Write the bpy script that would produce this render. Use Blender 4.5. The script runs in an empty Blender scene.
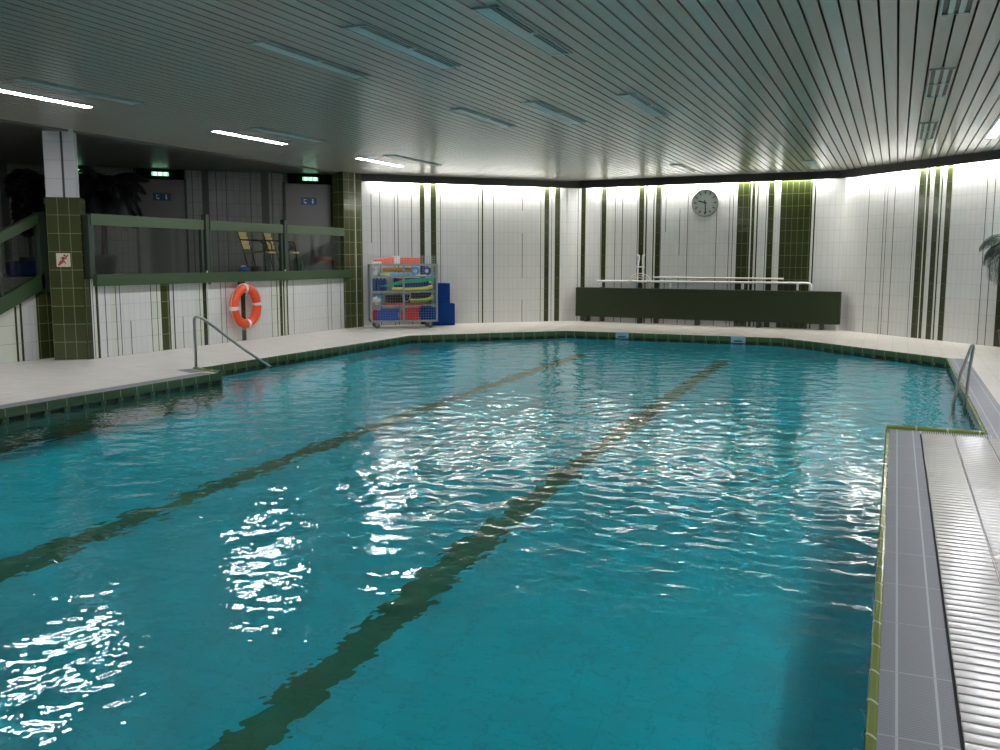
import bpy, bmesh, math, random
import numpy as np
from mathutils import Vector, Matrix
from mathutils.geometry import tessellate_polygon
random.seed(7)
SC = bpy.context.scene
COL = SC.collection

# ------------------------------------------------------------------ camera
PITCH, YAW, ROLL, FPX, EYE = 7.2052, 23.3154, 0.10, 913.87, 1.5
cd = bpy.data.cameras.new('camera'); cam = bpy.data.objects.new('camera', cd); COL.objects.link(cam)
cd.sensor_width = 36; cd.lens = FPX/1000*36; cd.clip_end = 200; cd.clip_start = .05
_p, _y, _r = (math.radians(v) for v in (PITCH, YAW, ROLL))
_f = Vector((-math.sin(_y)*math.cos(_p), math.cos(_y)*math.cos(_p), -math.sin(_p)))
_x = Vector((math.cos(_y), math.sin(_y), 0)); _u = _x.cross(_f)
_x2 = _x*math.cos(_r)+_u*math.sin(_r); _u2 = _u*math.cos(_r)-_x*math.sin(_r)
M = Matrix((_x2, _u2, -_f)).transposed().to_4x4(); M.translation = (0, 0, EYE)
cam.matrix_world = M
SC.camera = cam

# ------------------------------------------------------------------ world, exposure
w = bpy.data.worlds.new('world'); SC.world = w; w.use_nodes = True
w.node_tree.nodes['Background'].inputs[0].default_value = (.6, .75, .8, 1)
w.node_tree.nodes['Background'].inputs[1].default_value = 0.02
SC.view_settings.view_transform = 'Standard'; SC.view_settings.look = 'None'
SC.view_settings.gamma = 1; SC.view_settings.use_curve_mapping = False
SC.view_settings.exposure = 0.12
try:
    SC.cycles.use_denoising = True
    SC.cycles.max_bounces = 10; SC.cycles.diffuse_bounces = 5; SC.cycles.glossy_bounces = 5
    SC.cycles.transmission_bounces = 8; SC.cycles.transparent_max_bounces = 12
    SC.cycles.sample_clamp_indirect = 0.0; SC.cycles.caustics_refractive = True; SC.cycles.caustics_reflective = True
    SC.cycles.blur_glossy = 0.3
except Exception: pass

ZC, ZV = 3.363, 3.20                                    # ceiling, underside of the valance
ZW, ZF = -0.128, -1.6                                    # water, pool floor
TUBE_COL = (.965, .97, 1.04)
COVE_COL = (1.0, .98, .94)
TUBE_STRENGTH = 85.0
COVE_POWER = 24.0                                        # watts per metre

# wall corner points (plan)
PL0 = (-11.05, 10.07); PL1 = (-11.05, 17.8); PB1 = (-7.45, 21.35); PC0 = (-7.15, 21.58)
PC1 = (-1.08, 21.03); PD1 = (3.2, 16.43); PR1 = (3.2, -4.0)

def area_light(name, loc, sx, sy, rot, power, col=COVE_COL):
    l = bpy.data.lights.new(name, 'AREA'); l.shape = 'RECTANGLE'; l.size = sx; l.size_y = sy
    l.energy = power; l.color = col
    o = bpy.data.objects.new(name, l); COL.objects.link(o); o.matrix_world = rot.to_4x4(); o.location = loc
    return o
def cove(a, b, inset0=.1, inset1=.1):
    a = Vector((*a, 0)); b = Vector((*b, 0)); d = (b-a).normalized(); n = Vector((d.y, -d.x, 0))   # into the room
    L = (b-a).length - inset0 - inset1; mid = a + d*(inset0+L/2) + n*.075
    z = (Vector((0, 0, 1))*1.0 + n*.75).normalized()                                               # light shines along -z
    x = d; y = z.cross(x)
    area_light('cove_tube', (mid.x, mid.y, 3.29), L, .04, Matrix((x, y, z)).transposed(), COVE_POWER*L)
cove((-10.95, 17.9), PB1, .1, .25)
cove((-7.0, 21.566), PC1, .1, .35)
cove(PC1, PD1, .45, .1)

# ------------------------------------------------------------------ materials
def mat(name, col, rough=.5, metal=0, spec=.5, emit=None, strength=0, alpha=1, coat=0):
    m = bpy.data.materials.new(name); m.use_nodes = True; b = m.node_tree.nodes['Principled BSDF']
    b.inputs['Base Color'].default_value = (*col, 1); b.inputs['Roughness'].default_value = rough
    b.inputs['Metallic'].default_value = metal; b.inputs['Specular IOR Level'].default_value = spec
    if coat: b.inputs['Coat Weight'].default_value = coat; b.inputs['Coat Roughness'].default_value = .08
    if emit: b.inputs['Emission Color'].default_value = (*emit, 1); b.inputs['Emission Strength'].default_value = strength
    return m
def tile_mat(name, c1, c2, mortar, bw, rh, ms, rough=.15, uv=True, bump=.15, mottle=0.0, offset=0.0, wob=0.0):
    m = mat(name, c1, rough); nt = m.node_tree; N = nt.nodes; Lk = nt.links; b = N['Principled BSDF']
    tc = N.new('ShaderNodeTexCoord'); br = N.new('ShaderNodeTexBrick')
    br.offset = offset; br.inputs['Scale'].default_value = 1; br.inputs['Brick Width'].default_value = bw
    br.inputs['Row Height'].default_value = rh; br.inputs['Mortar Size'].default_value = ms; br.inputs['Mortar Smooth'].default_value = .2
    br.inputs['Color1'].default_value = (*c1, 1); br.inputs['Color2'].default_value = (*c2, 1); br.inputs['Mortar'].default_value = (*mortar, 1)
    Lk.new(tc.outputs['UV' if uv else 'Object'], br.inputs['Vector'])
    col = br.outputs['Color']
    if mottle:
        nz = N.new('ShaderNodeTexNoise'); nz.inputs['Scale'].default_value = 3.0; nz.inputs['Detail'].default_value = 6
        Lk.new(tc.outputs['Object'], nz.inputs['Vector'])
        mr = N.new('ShaderNodeMapRange'); mr.inputs['To Min'].default_value = 1-mottle; mr.inputs['To Max'].default_value = 1+mottle*.4
        Lk.new(nz.outputs['Fac'], mr.inputs['Value'])
        mx = N.new('ShaderNodeVectorMath'); mx.operation = 'SCALE'
        Lk.new(col, mx.inputs[0]); Lk.new(mr.outputs['Result'], mx.inputs['Scale']); col = mx.outputs['Vector']
    Lk.new(col, b.inputs['Base Color'])
    bp = N.new('ShaderNodeBump'); bp.inputs['Strength'].default_value = bump; bp.inputs['Distance'].default_value = .004; bp.invert = True
    Lk.new(br.outputs['Fac'], bp.inputs['Height']); last = bp
    if wob:
        n2 = N.new('ShaderNodeTexNoise'); n2.inputs['Scale'].default_value = 5; n2.inputs['Detail'].default_value = 1
        Lk.new(tc.outputs['Object'], n2.inputs['Vector'])
        b2 = N.new('ShaderNodeBump'); b2.inputs['Strength'].default_value = wob; b2.inputs['Distance'].default_value = .02
        Lk.new(n2.outputs['Fac'], b2.inputs['Height']); Lk.new(bp.outputs['Normal'], b2.inputs['Normal']); last = b2
    Lk.new(last.outputs['Normal'], b.inputs['Normal'])
    return m
WHITE = tile_mat('white_wall_tile', (.66, .66, .63), (.635, .64, .615), (.53, .54, .51), .118, .267, .005, .16, wob=.25)
PALE = tile_mat('pale_green_wall_tile', (.63, .655, .54), (.58, .60, .49), (.40, .42, .34), 9, .267, .005, .2)
OLIVE = tile_mat('olive_wall_tile', (.058, .068, .023), (.046, .054, .019), (.19, .24, .10), .156, .267, .005, .12, wob=.2)
OLIVEW = tile_mat('olive_wall_tile_dark', (.042, .048, .018), (.033, .039, .015), (.10, .13, .06), .125, .267, .004, .14, wob=.2)
OLIVEC = tile_mat('olive_back_wall_tile', (.036, .045, .014), (.028, .036, .012), (.12, .17, .05), .125, .267, .005, .12, wob=.2)
JOINT = mat('dark_joint', (.06, .07, .055), .6)
GREENTILE = tile_mat('green_coping_tile', (.085, .155, .058), (.07, .13, .05), (.28, .36, .22), .25, 9, .006, .16)
GREENLOW = tile_mat('green_pool_edge_tile', (.035, .12, .06), (.03, .10, .05), (.08, .14, .09), .25, .12, .005, .2)
SLOT = mat('gutter_slot_dark', (.008, .022, .014), .6)
LIP = tile_mat('olive_lip_tile', (.20, .26, .06), (.16, .22, .045), (.5, .55, .36), .25, 9, .008, .14)
DECK = tile_mat('deck_mosaic', (.70, .66, .59), (.65, .615, .545), (.52, .49, .43), .25, .07, .006, .38, uv=False, bump=.3, mottle=.18)
RIBT = tile_mat('ribbed_deck_tile', (.50, .485, .44), (.46, .445, .405), (.19, .18, .16), .26, 50, .006, .18, uv=True, bump=.3, mottle=.15)
BASIN = tile_mat('turquoise_basin_tile', (.010, .75, .88), (.008, .69, .82), (.006, .60, .72), .25, .125, .006, .35, uv=False, mottle=.15)
LANE = tile_mat('dark_green_lane_tile', (.015, .24, .12), (.012, .20, .10), (.01, .17, .08), .125, .125, .005, .35, uv=False)
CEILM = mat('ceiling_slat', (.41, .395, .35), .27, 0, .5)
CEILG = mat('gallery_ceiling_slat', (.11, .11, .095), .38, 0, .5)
DARKGAP = mat('ceiling_gap', (.012, .012, .012), .9)
VALM = mat('valance_dark_green', (.035, .04, .035), .4)
BANDM = mat('band_green_paint', (.034, .070, .026), .4)
RAILM = mat('rail_green_paint', (.045, .080, .033), .45)
POSTM = mat('post_grey_green', (.032, .048, .032), .4)
PANELM = mat('panel_dark_green', (.026, .040, .018), .7, spec=.2)
STEEL = mat('brushed_steel', (.42, .42, .40), .34, 1)
GALV = mat('galvanised_wire', (.32, .37, .35), .4, .6)
BLACK = mat('black_plastic', (.01, .01, .01), .4)
MATTE = mat('matt_black', (.004, .004, .004), .9, spec=.1)
RUBBER = mat('grey_rubber', (.10, .10, .10), .6)
WHITEP = mat('white_plastic', (.72, .72, .70), .35)
CREAM = mat('cream_plastic', (.62, .60, .50), .5)
ORANGE = mat('orange_ring', (.85, .085, .02), .35)
ORANGE2 = mat('orange_foam', (.80, .10, .03), .6)
REDF = mat('red_foam', (.55, .03, .04), .6)
BLUEF = mat('blue_foam', (.01, .07, .38), .6)
NAVY = mat('navy_foam', (.002, .045, .24), .8, spec=.2)
CYANF = mat('light_blue_foam', (.14, .42, .75), .6)
GREENF = mat('green_foam', (.02, .50, .24), .6)
YELF = mat('yellow_foam', (.62, .60, .10), .6)
LIMEF = mat('lime_foam', (.38, .62, .04), .6)
DARKG = mat('dark_grey_foam', (.05, .06, .06), .7)
YORF = mat('yellow_orange_foam', (.75, .32, .03), .6)
CHAIRY = mat('yellow_chair_plastic', (.62, .46, .14), .5)
CHAIRF = mat('dark_chair_frame', (.03, .032, .03), .4, .5)
LEAF = mat('dark_palm_leaf', (.012, .035, .018), .45)
LEAFD = mat('very_dark_leaf', (.006, .010, .006), .6)
LEAFR = mat('palm_leaf', (.012, .036, .024), .4)
BARK = mat('palm_bark', (.06, .04, .025), .8)
POTM = mat('pot_dark', (.03, .03, .028), .5)
SIGNBLUE = mat('blue_sign', (.015, .07, .16), .5)
DOORM = mat('grey_door', (.16, .155, .14), .5)
FRAMED = mat('door_frame_dark', (.03, .032, .03), .5)
CLOCKF = mat('clock_face', (.52, .56, .50), .35)
CLOCKD = mat('clock_marks', (.02, .025, .02), .5)
CLOCKB = mat('clock_bezel', (.22, .24, .22), .3, .3)
LUMP = mat('luminaire_pale_plate', (.30, .46, .44), .3)
LUMF = mat('luminaire_frame', (.34, .42, .40), .35)
LIT = mat('lit_tube_diffuser', (.9, .9, .9), .5, emit=TUBE_COL, strength=TUBE_STRENGTH)
EXITE = mat('exit_pictogram_lit', (.3, .9, .5), .5, emit=(.12, 1.0, .32), strength=.9)
EXITW = mat('exit_pictogram_white', (.8, .95, .85), .5, emit=(.6, 1.0, .75), strength=2.6)
SIGNRED = mat('sign_red', (.55, .06, .03), .5)
SIGNW = mat('sign_cream', (.72, .62, .48), .5)
DEPTHB = mat('pale_blue_tile', (.35, .52, .60), .25)
DEPTHD = mat('depth_mark_dark', (.02, .05, .09), .4)
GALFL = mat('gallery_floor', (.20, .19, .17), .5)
WALLD = tile_mat('gallery_wall_tile_shaded', (.20, .20, .175), (.18, .18, .16), (.11, .11, .10), .118, .267, .005, .3)  # wall tile with the gallery's dim light put into a darker colour
WALLR = tile_mat('plain_wall_tile', (.58, .58, .55), (.54, .54, .51), (.36, .36, .33), .118, .267, .005, .25)

WHITEP2 = tile_mat('white_pillar_tile', (.60, .60, .60), (.57, .57, .57), (.42, .42, .42), 9, .267, .005, .25)
def glass_mat():
    m = bpy.data.materials.new('balustrade_glass'); m.use_nodes = True; nt = m.node_tree; N = nt.nodes; N.remove(N['Principled BSDF'])
    tr = N.new('ShaderNodeBsdfTransparent'); tr.inputs[0].default_value = (.90, .93, .91, 1)
    gl = N.new('ShaderNodeBsdfGlossy'); gl.inputs['Roughness'].default_value = .03
    lw = N.new('ShaderNodeLayerWeight'); lw.inputs['Blend'].default_value = .5
    pw = N.new('ShaderNodeMath'); pw.operation = 'POWER'; pw.inputs[1].default_value = 4; nt.links.new(lw.outputs['Facing'], pw.inputs[0])
    fr = N.new('ShaderNodeMath'); fr.operation = 'MULTIPLY_ADD'; fr.inputs[1].default_value = .7; fr.inputs[2].default_value = .03; nt.links.new(pw.outputs[0], fr.inputs[0])
    mx = N.new('ShaderNodeMixShader'); nt.links.new(fr.outputs[0], mx.inputs[0]); nt.links.new(tr.outputs[0], mx.inputs[1]); nt.links.new(gl.outputs[0], mx.inputs[2])
    nt.links.new(mx.outputs[0], N['Material Output'].inputs[0]); return m
GLASS = glass_mat()
RIBT.node_tree.nodes['Principled BSDF'].inputs['Specular IOR Level'].default_value = .17
def water_mat():
    m = bpy.data.materials.new('pool_water'); m.use_nodes = True; nt = m.node_tree; N = nt.nodes; b = N['Principled BSDF']; N.remove(b)
    g = N.new('ShaderNodeBsdfGlass'); g.inputs['IOR'].default_value = 1.333; g.inputs['Roughness'].default_value = 0.0
    g.inputs['Color'].default_value = (1, 1, 1, 1)
    tc = N.new('ShaderNodeTexCoord'); mp = N.new('ShaderNodeMapping'); mp.inputs['Scale'].default_value = (1, 1, 1)
    nz = N.new('ShaderNodeTexNoise'); nz.inputs['Scale'].default_value = 13; nz.inputs['Detail'].default_value = 1.0
    nt.links.new(tc.outputs['Object'], mp.inputs[0]); nt.links.new(mp.outputs[0], nz.inputs['Vector'])
    bp = N.new('ShaderNodeBump'); bp.inputs['Strength'].default_value = .35; bp.inputs['Distance'].default_value = .012
    nt.links.new(nz.outputs['Fac'], bp.inputs['Height']); nt.links.new(bp.outputs[0], g.inputs['Normal'])
    nt.links.new(g.outputs[0], N['Material Output'].inputs[0]); return m
WATER = water_mat()
def grate_mat():
    m = mat('drain_mat_grey', (.2, .23, .26), .5); nt = m.node_tree; N = nt.nodes; L = nt.links; b = N['Principled BSDF']
    tc = N.new('ShaderNodeTexCoord'); sp = N.new('ShaderNodeSeparateXYZ'); L.new(tc.outputs['UV'], sp.inputs[0])
    w1 = N.new('ShaderNodeMath'); w1.operation = 'FRACT'; a = N.new('ShaderNodeMath'); a.operation = 'MULTIPLY'; a.inputs[1].default_value = 1/.012
    L.new(sp.outputs['X'], a.inputs[0]); L.new(a.outputs[0], w1.inputs[0])
    gt = N.new('ShaderNodeMath'); gt.operation = 'GREATER_THAN'; gt.inputs[1].default_value = .6; L.new(w1.outputs[0], gt.inputs[0])
    mx = N.new('ShaderNodeMix'); mx.data_type = 'RGBA'; L.new(gt.outputs[0], mx.inputs['Factor'])
    mx.inputs[6].default_value = (.20, .215, .235, 1); mx.inputs[7].default_value = (.11, .12, .135, 1)
    col = mx.outputs[2]
    for c, hw in ((.24, .018), (.77, .018)):
        cm = N.new('ShaderNodeMath'); cm.operation = 'COMPARE'; cm.inputs[1].default_value = c; cm.inputs[2].default_value = hw; L.new(sp.outputs['Y'], cm.inputs[0])
        m2 = N.new('ShaderNodeMix'); m2.data_type = 'RGBA'; L.new(cm.outputs[0], m2.inputs['Factor']); L.new(col, m2.inputs[6]); m2.inputs[7].default_value = (.36, .39, .41, 1); col = m2.outputs[2]
    # cross joint each metre
    f = N.new('ShaderNodeMath'); f.operation = 'PINGPONG'; f.inputs[1].default_value = .25; L.new(sp.outputs['X'], f.inputs[0])
    lt = N.new('ShaderNodeMath'); lt.operation = 'LESS_THAN'; lt.inputs[1].default_value = .004; L.new(f.outputs[0], lt.inputs[0])
    m3 = N.new('ShaderNodeMix'); m3.data_type = 'RGBA'; L.new(lt.outputs[0], m3.inputs['Factor']); L.new(col, m3.inputs[6]); m3.inputs[7].default_value = (.26, .29, .32, 1)
    L.new(m3.outputs[2], b.inputs['Base Color'])
    return m
GRATE = grate_mat()

# ------------------------------------------------------------------ mesh helpers
class MB:
    def __init__(s): s.v = []; s.f = []; s.m = []; s.uv = []; s.mats = []; s.sm = []
    def mi(s, m):
        if m not in s.mats: s.mats.append(m)
        return s.mats.index(m)
    def face(s, pts, m, uv=None, smooth=False):
        i = len(s.v); s.v += [tuple(p) for p in pts]; s.f.append(tuple(range(i, i+len(pts)))); s.m.append(s.mi(m)); s.uv.append(uv); s.sm.append(smooth)
    def frame_box(s, o, ax, ay, az, m):
        """box from corner o spanned by three vectors, with uv in metres"""
        o, ax, ay, az = map(Vector, (o, ax, ay, az))
        def q(a, b, c): 
            lb, lc = b.length, c.length
            s.face([a, a+b, a+b+c, a+c], m, [(0, 0), (lb, 0), (lb, lc), (0, lc)])
        if ax.cross(ay).dot(az) < 0: ax, ay = ay, ax
        q(o, ay, ax); q(o+az, ax, ay); q(o, ax, az); q(o+ay, az, ax); q(o, az, ay); q(o+ax, ay, az)
    def box(s, x0, x1, y0, y1, z0, z1, m): s.frame_box((x0, y0, z0), (x1-x0, 0, 0), (0, y1-y0, 0), (0, 0, z1-z0), m)
    def prism(s, poly, z0, z1, m):
        n = len(poly); i = len(s.v)
        a = sum(poly[k][0]*poly[(k+1) % n][1]-poly[(k+1) % n][0]*poly[k][1] for k in range(n))
        if a < 0: poly = poly[::-1]
        top = [(x, y, z1) for x, y in poly]; bot = [(x, y, z0) for x, y in poly]
        s.face(top, m, [(x, y) for x, y in poly]); s.face(bot[::-1], m, [(x, y) for x, y in poly[::-1]])
        for k in range(n):
            j = (k+1) % n; L = math.dist(poly[k], poly[j])
            s.face([bot[k], bot[j], top[j], top[k]], m, [(0, z0), (L, z0), (L, z1), (0, z1)])
    def tube(s, pts, r, m, n=10, closed=False, caps=True, radii=None):
        pts = [Vector(p) for p in pts]; N = len(pts); base = len(s.v); up = None
        for i, p in enumerate(pts):
            if closed: t = (pts[(i+1) % N]-pts[i-1]).normalized()
            else: t = (pts[min(i+1, N-1)]-pts[max(i-1, 0)]).normalized()
            if up is None: up = Vector((0, 0, 1)) if abs(t.z) < .9 else Vector((1, 0, 0))
            a = (up-t*up.dot(t)).normalized(); b = t.cross(a); up = a
            rr = radii[i] if radii else r
            for k in range(n):
                an = 2*math.pi*k/n; s.v.append(tuple(p+a*math.cos(an)*rr+b*math.sin(an)*rr))
        mi = s.mi(m)
        for i in range(N if closed else N-1):
            for k in range(n):
                a0 = base+i*n+k; a1 = base+i*n+(k+1) % n; j = (i+1) % N; b0 = base+j*n+k; b1 = base+j*n+(k+1) % n
                s.f.append((a0, a1, b1, b0)); s.m.append(mi); s.uv.append(None); s.sm.append(True)
        if caps and not closed:
            s.f.append(tuple(base+k for k in range(n))[::-1]); s.m.append(mi); s.uv.append(None); s.sm.append(False)
            s.f.append(tuple(base+(N-1)*n+k for k in range(n))); s.m.append(mi); s.uv.append(None); s.sm.append(False)
    def lathe(s, prof, c, m, n=24, ax=(1, 0, 0), ay=(0, 1, 0), az=(0, 0, 1)):
        ax, ay, az, c = map(Vector, (ax, ay, az, c)); base = len(s.v); P = len(prof); mi = s.mi(m)
        for r, h in prof:
            for k in range(n):
                a = 2*math.pi*k/n; s.v.append(tuple(c+ax*math.cos(a)*r+ay*math.sin(a)*r+az*h))
        for i in range(P-1):
            for k in range(n):
                s.f.append((base+i*n+k, base+i*n+(k+1) % n, base+(i+1)*n+(k+1) % n, base+(i+1)*n+k)); s.m.append(mi); s.uv.append(None); s.sm.append(True)
        s.f.append(tuple(base+k for k in range(n))[::-1]); s.m.append(mi); s.uv.append(None); s.sm.append(False)
        s.f.append(tuple(base+(P-1)*n+k for k in range(n))); s.m.append(mi); s.uv.append(None); s.sm.append(False)
    def build(s, name, parent=None, origin=None, bevel=0, smooth=None):
        me = bpy.data.meshes.new(name)
        o0 = Vector(origin) if origin is not None else Vector((0, 0, 0))
        me.from_pydata([tuple(Vector(v)-o0) for v in s.v], [], s.f)
        for m in s.mats: me.materials.append(m)
        uvl = me.uv_layers.new(name='UVMap')
        for p, mi, uv, sm in zip(me.polygons, s.m, s.uv, s.sm):
            p.material_index = mi; p.use_smooth = sm
            if uv:
                for li, c in zip(p.loop_indices, uv): uvl.data[li].uv = c
        me.update()
        o = bpy.data.objects.new(name, me); COL.objects.link(o)
        if parent is not None: o.parent = parent
        elif origin is not None: o.location = o0
        if bevel:
            bm = bmesh.new(); bm.from_mesh(me); bmesh.ops.remove_doubles(bm, verts=bm.verts, dist=1e-5); bm.to_mesh(me); bm.free()
            b = o.modifiers.new('bevel', 'BEVEL'); b.width = bevel; b.segments = 2; b.limit_method = 'ANGLE'
        return o
def tag(o, label=None, cat=None, group=None, kind=None):
    if label: o['label'] = label
    if cat: o['category'] = cat
    if group: o['group'] = group
    if kind: o['kind'] = kind
    return o
def empty(name, loc, rz=0):
    o = bpy.data.objects.new(name, None); COL.objects.link(o); o.location = loc; o.rotation_euler = (0, 0, rz); o.empty_display_size = .1
    return o
def struct(mb, name, **k): return tag(mb.build(name, **k), kind='structure')
def copy_tree(o, parent=None):
    c = o.copy(); COL.objects.link(c)
    if parent is not None: c.parent = parent
    for ch in o.children: copy_tree(ch, c)
    return c

# ------------------------------------------------------------------ striped tile walls
MATK = {'W': WHITE, 'G': PALE, 'D': OLIVEW, 'O': OLIVE, 'K': JOINT, 'k': WHITE, 'R': WALLR}
def striped_wall(name, a, b, z0, z1, strips, base='W', thick=.15, matmap=None, backm=None):
    mm = dict(MATK); mm.update(matmap or {})
    A = Vector((*a, 0)); B = Vector((*b, 0)); d = (B-A).normalized(); L = (B-A).length; n = Vector((d.y, -d.x, 0))
    cols = []; u = 0
    for s in sorted(strips, key=lambda t: t[1]):
        k, u0, u1 = s; u0 = max(u0, u); u1 = min(u1, L)
        if k in 'Kk' and u1-u0 < .017: m_ = (u0+u1)/2; u0 = max(u, m_-.0085); u1 = m_+.0085
        if u1 <= u0: continue
        if u0 > u: cols.append((base, u, u0))
        cols.append((k, u0, u1)); u = u1
    if u < L: cols.append((base, u, L))
    mb = MB()
    for k, u0, u1 in cols:
        zs = [(z0, z1, mm[k])]
        if k == 'k':                                      # a joint that breaks off and goes on
            r = random.Random(int(u0*1000)); zs = []; z = z0
            while z < z1:
                h = r.choice((.53, .8, 1.07)); zz = min(z+h, z1); zs.append((z, zz, JOINT if len(zs) % 2 == 0 else mm[base])); z = zz
        for (za, zb, m) in zs:
            uo = u0 if k in 'DO' else 0
            p = [A+d*u0, A+d*u1]
            mb.face([p[0]+Vector((0, 0, za)), p[1]+Vector((0, 0, za)), p[1]+Vector((0, 0, zb)), p[0]+Vector((0, 0, zb))], m,
                    [(u0-uo, za), (u1-uo, za), (u1-uo, zb), (u0-uo, zb)])
    A2 = A-n*.004
    mb.frame_box(A2+Vector((0, 0, z0)), d*L, -n*thick, Vector((0, 0, z1-z0)), backm or WALLR)
    return struct(mb, name)
SB = [('k',.214,.225),('K',.415,.426),('K',.749,.76),('K',.833,.845),('K',1.149,1.161),('G',1.326,1.351),('D',1.354,1.463),('G',1.463,1.492),('D',1.613,1.743),('G',1.743,1.815),('K',1.841,1.85),('G',2.753,2.771),('K',2.774,2.785),('G',2.803,2.857),('D',2.863,2.899),('K',3.153,3.162),('k',3.89,3.903),('K',4.373,4.383),('G',4.411,4.468),('D',4.474,4.595),('K',4.662,4.672),('D',4.751,4.889)]
SCW = [('G',.0,.006),('D',.006,.118),('G',.121,.137),('K',.515,.528),('D',.54,.658),('G',.658,.683),('K',.887,.896),('K',1.071,1.08),('K',1.452,1.461),('D',1.488,1.616),('G',1.625,1.652),('D',1.655,1.691),('D',1.839,1.868),('G',1.877,1.903),('D',1.903,2.021),('K',2.029,2.038),('k',2.143,2.155),('k',2.482,2.491),('K',2.671,2.679),('K',3.343,3.351),('K',3.633,3.641),('K',3.715,3.723),('O',3.81,4.103),('G',4.106,4.124),('O',4.132,4.198),('G',4.203,4.24),('D',4.244,4.275),('K',4.449,4.456),('O',4.49,4.618),('G',4.623,4.67),('O',4.758,5.423),('G',5.426,5.461),('D',5.466,5.498)]
SD = [('K',.711,.722),('K',1.147,1.158),('K',1.231,1.242),('K',1.428,1.439),('K',1.949,1.96),('D',2.051,2.215),('G',2.215,2.239),('D',2.243,2.318),('G',2.322,2.358),('D',2.424,2.555),('G',2.559,2.59),('D',2.594,2.628),('G',2.632,2.651),('D',2.715,2.846),('G',2.85,2.872),('K',3.618,3.628),('K',3.786,3.796),('D',3.97,4.231),('G',4.24,4.3),('K',4.8,4.81),('D',5.2,5.3),('D',5.4,5.6)]
SL = [('D',.19,.273),('W',.273,.294),('K',.294,.302),('G',.305,.347),('D',.352,.4),('K',.531,.539),('G',.657,.731),('K',.737,.745),('K',.82,.829),('k',1.02,1.028),('K',1.464,1.473),('G',1.476,1.593),('K',1.596,1.608),('G',1.614,1.655),('O',1.683,1.857),('D',1.86,1.889),('G',1.895,1.937),('K',1.96,1.992),('k',2.173,2.183),('G',2.47,2.591),('K',2.595,2.609),('G',2.626,2.665),('D',2.679,2.774),('K',3.142,3.153),('K',3.273,3.284),('D',3.689,3.812),('G',3.816,3.844),('K',4.586,4.599),('G',4.608,4.744),('D',4.752,4.779),('G',4.783,4.837),('O',4.846,4.931),('G',4.935,4.958),('O',4.962,5.003),('G',5.007,5.025),('O',5.03,5.112),('K',5.288,5.301),('K',6.488,6.504),('k',6.625,6.641),('K',6.975,6.992),('G',7.13,7.208)]
SL = [('D', 0, .10)] + [(k, a-.17, b-.17) for k, a, b in SL if a > .2]
striped_wall('wall_left', PL0, (-11.05, 17.2), 0, 1.2, SL, backm=OLIVEW)
striped_wall('wall_back_left', PL1, PB1, 0, ZC, SB)
striped_wall('wall_back_corner', (-7.46, 21.36), PC0, 0, ZC, [('K', .30, .31)])
striped_wall('wall_back', PC0, PC1, 0, ZC, SCW, matmap={'O': OLIVEC})
striped_wall('wall_back_right', PC1, PD1, 0, ZC, SD)
striped_wall('wall_right', PD1, PR1, 0, ZC, [('D', 2, 2.2), ('D', 2.4, 2.5), ('D', 7, 7.3), ('G', 7.35, 7.4), ('D', 12, 12.2)], base='R')
striped_wall('wall_front', PR1, (-19, -4), 0, ZC, [('D', 4, 4.3), ('D', 9, 9.2)], base='R')
# wall under the stair, set back from the gallery wall; its top follows the stair
def stair_wall():
    X = -11.75; mb = MB()
    def zt(y): return max(.03, 1.05+(y-9.9)*.45)
    cols = [('W', 7.2, 8.3), ('K', 8.3, 8.31), ('W', 8.31, 8.9), ('G', 8.9, 8.96), ('W', 8.96, 9.16), ('G', 9.16, 9.41), ('D', 9.415, 9.45), ('G', 9.45, 9.5), ('D', 9.5, 9.54), ('W', 9.54, 9.74), ('G', 9.74, 9.785), ('O', 9.79, 10.3)]
    for k, a, b in cols:
        mb.face([(X, a, 0), (X, b, 0), (X, b, zt(b)), (X, a, zt(a))], MATK[k], [(a, 0), (b, 0), (b, zt(b)), (a, zt(a))])
    mb.prism([(X-.12, 7.2), (X-.004, 7.2), (X-.004, 10.3), (X-.12, 10.3)], 0, .03, WALLR)
    mb.face([(X-.004, 7.2, 0), (X-.004, 10.3, 0), (X-.004, 10.3, zt(10.3)), (X-.004, 7.2, zt(7.2))], WALLR)
    return struct(mb, 'wall_stair')
stair_wall()
mb = MB(); mb.box(-11.75, -11.06, 10.10, 10.22, 0, 1.2, JOINT); struct(mb, 'wall_return')

# gallery: back wall (continues the line of the back left wall), floor, left end
G0 = (-19.0, 9.85); G1 = (-11.13, 17.72)
off = math.dist(G0, (-16, 12.84))
SG = [('K', off+a, off+b) for a, b in ((-1.6,-1.5),(-.12,.02),(1.2,1.22),(2.30,2.34),(3.27,3.30),(3.42,3.44),(3.9,3.92),(4.1,4.12),(4.6,4.62),(5.05,5.07),(5.3,5.33),(6.31,6.35),(6.5,6.52),(6.75,6.9))]
SG += [('K', off+3.62, off+3.76), ('K', off+4.83, off+4.99)]
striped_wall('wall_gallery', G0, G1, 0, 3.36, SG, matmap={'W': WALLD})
mb = MB(); mb.box(-19.15, -19, -4, 9.9, 0, ZC, WALLR); struct(mb, 'wall_far_left')
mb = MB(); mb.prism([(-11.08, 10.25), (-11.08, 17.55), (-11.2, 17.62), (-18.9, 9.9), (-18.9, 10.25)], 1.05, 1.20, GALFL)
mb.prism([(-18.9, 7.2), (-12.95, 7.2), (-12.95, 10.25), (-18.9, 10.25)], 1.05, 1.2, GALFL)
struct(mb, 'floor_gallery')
# stair: treads from the deck up to the gallery along the side wall
mb = MB()
for i in range(7):
    y0 = 8.2+i*.29; mb.box(-12.95, -11.88, y0, 10.25, i*.17+.002, (i+1)*.17, GALFL)
struct(mb, 'floor_stair_treads')

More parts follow.
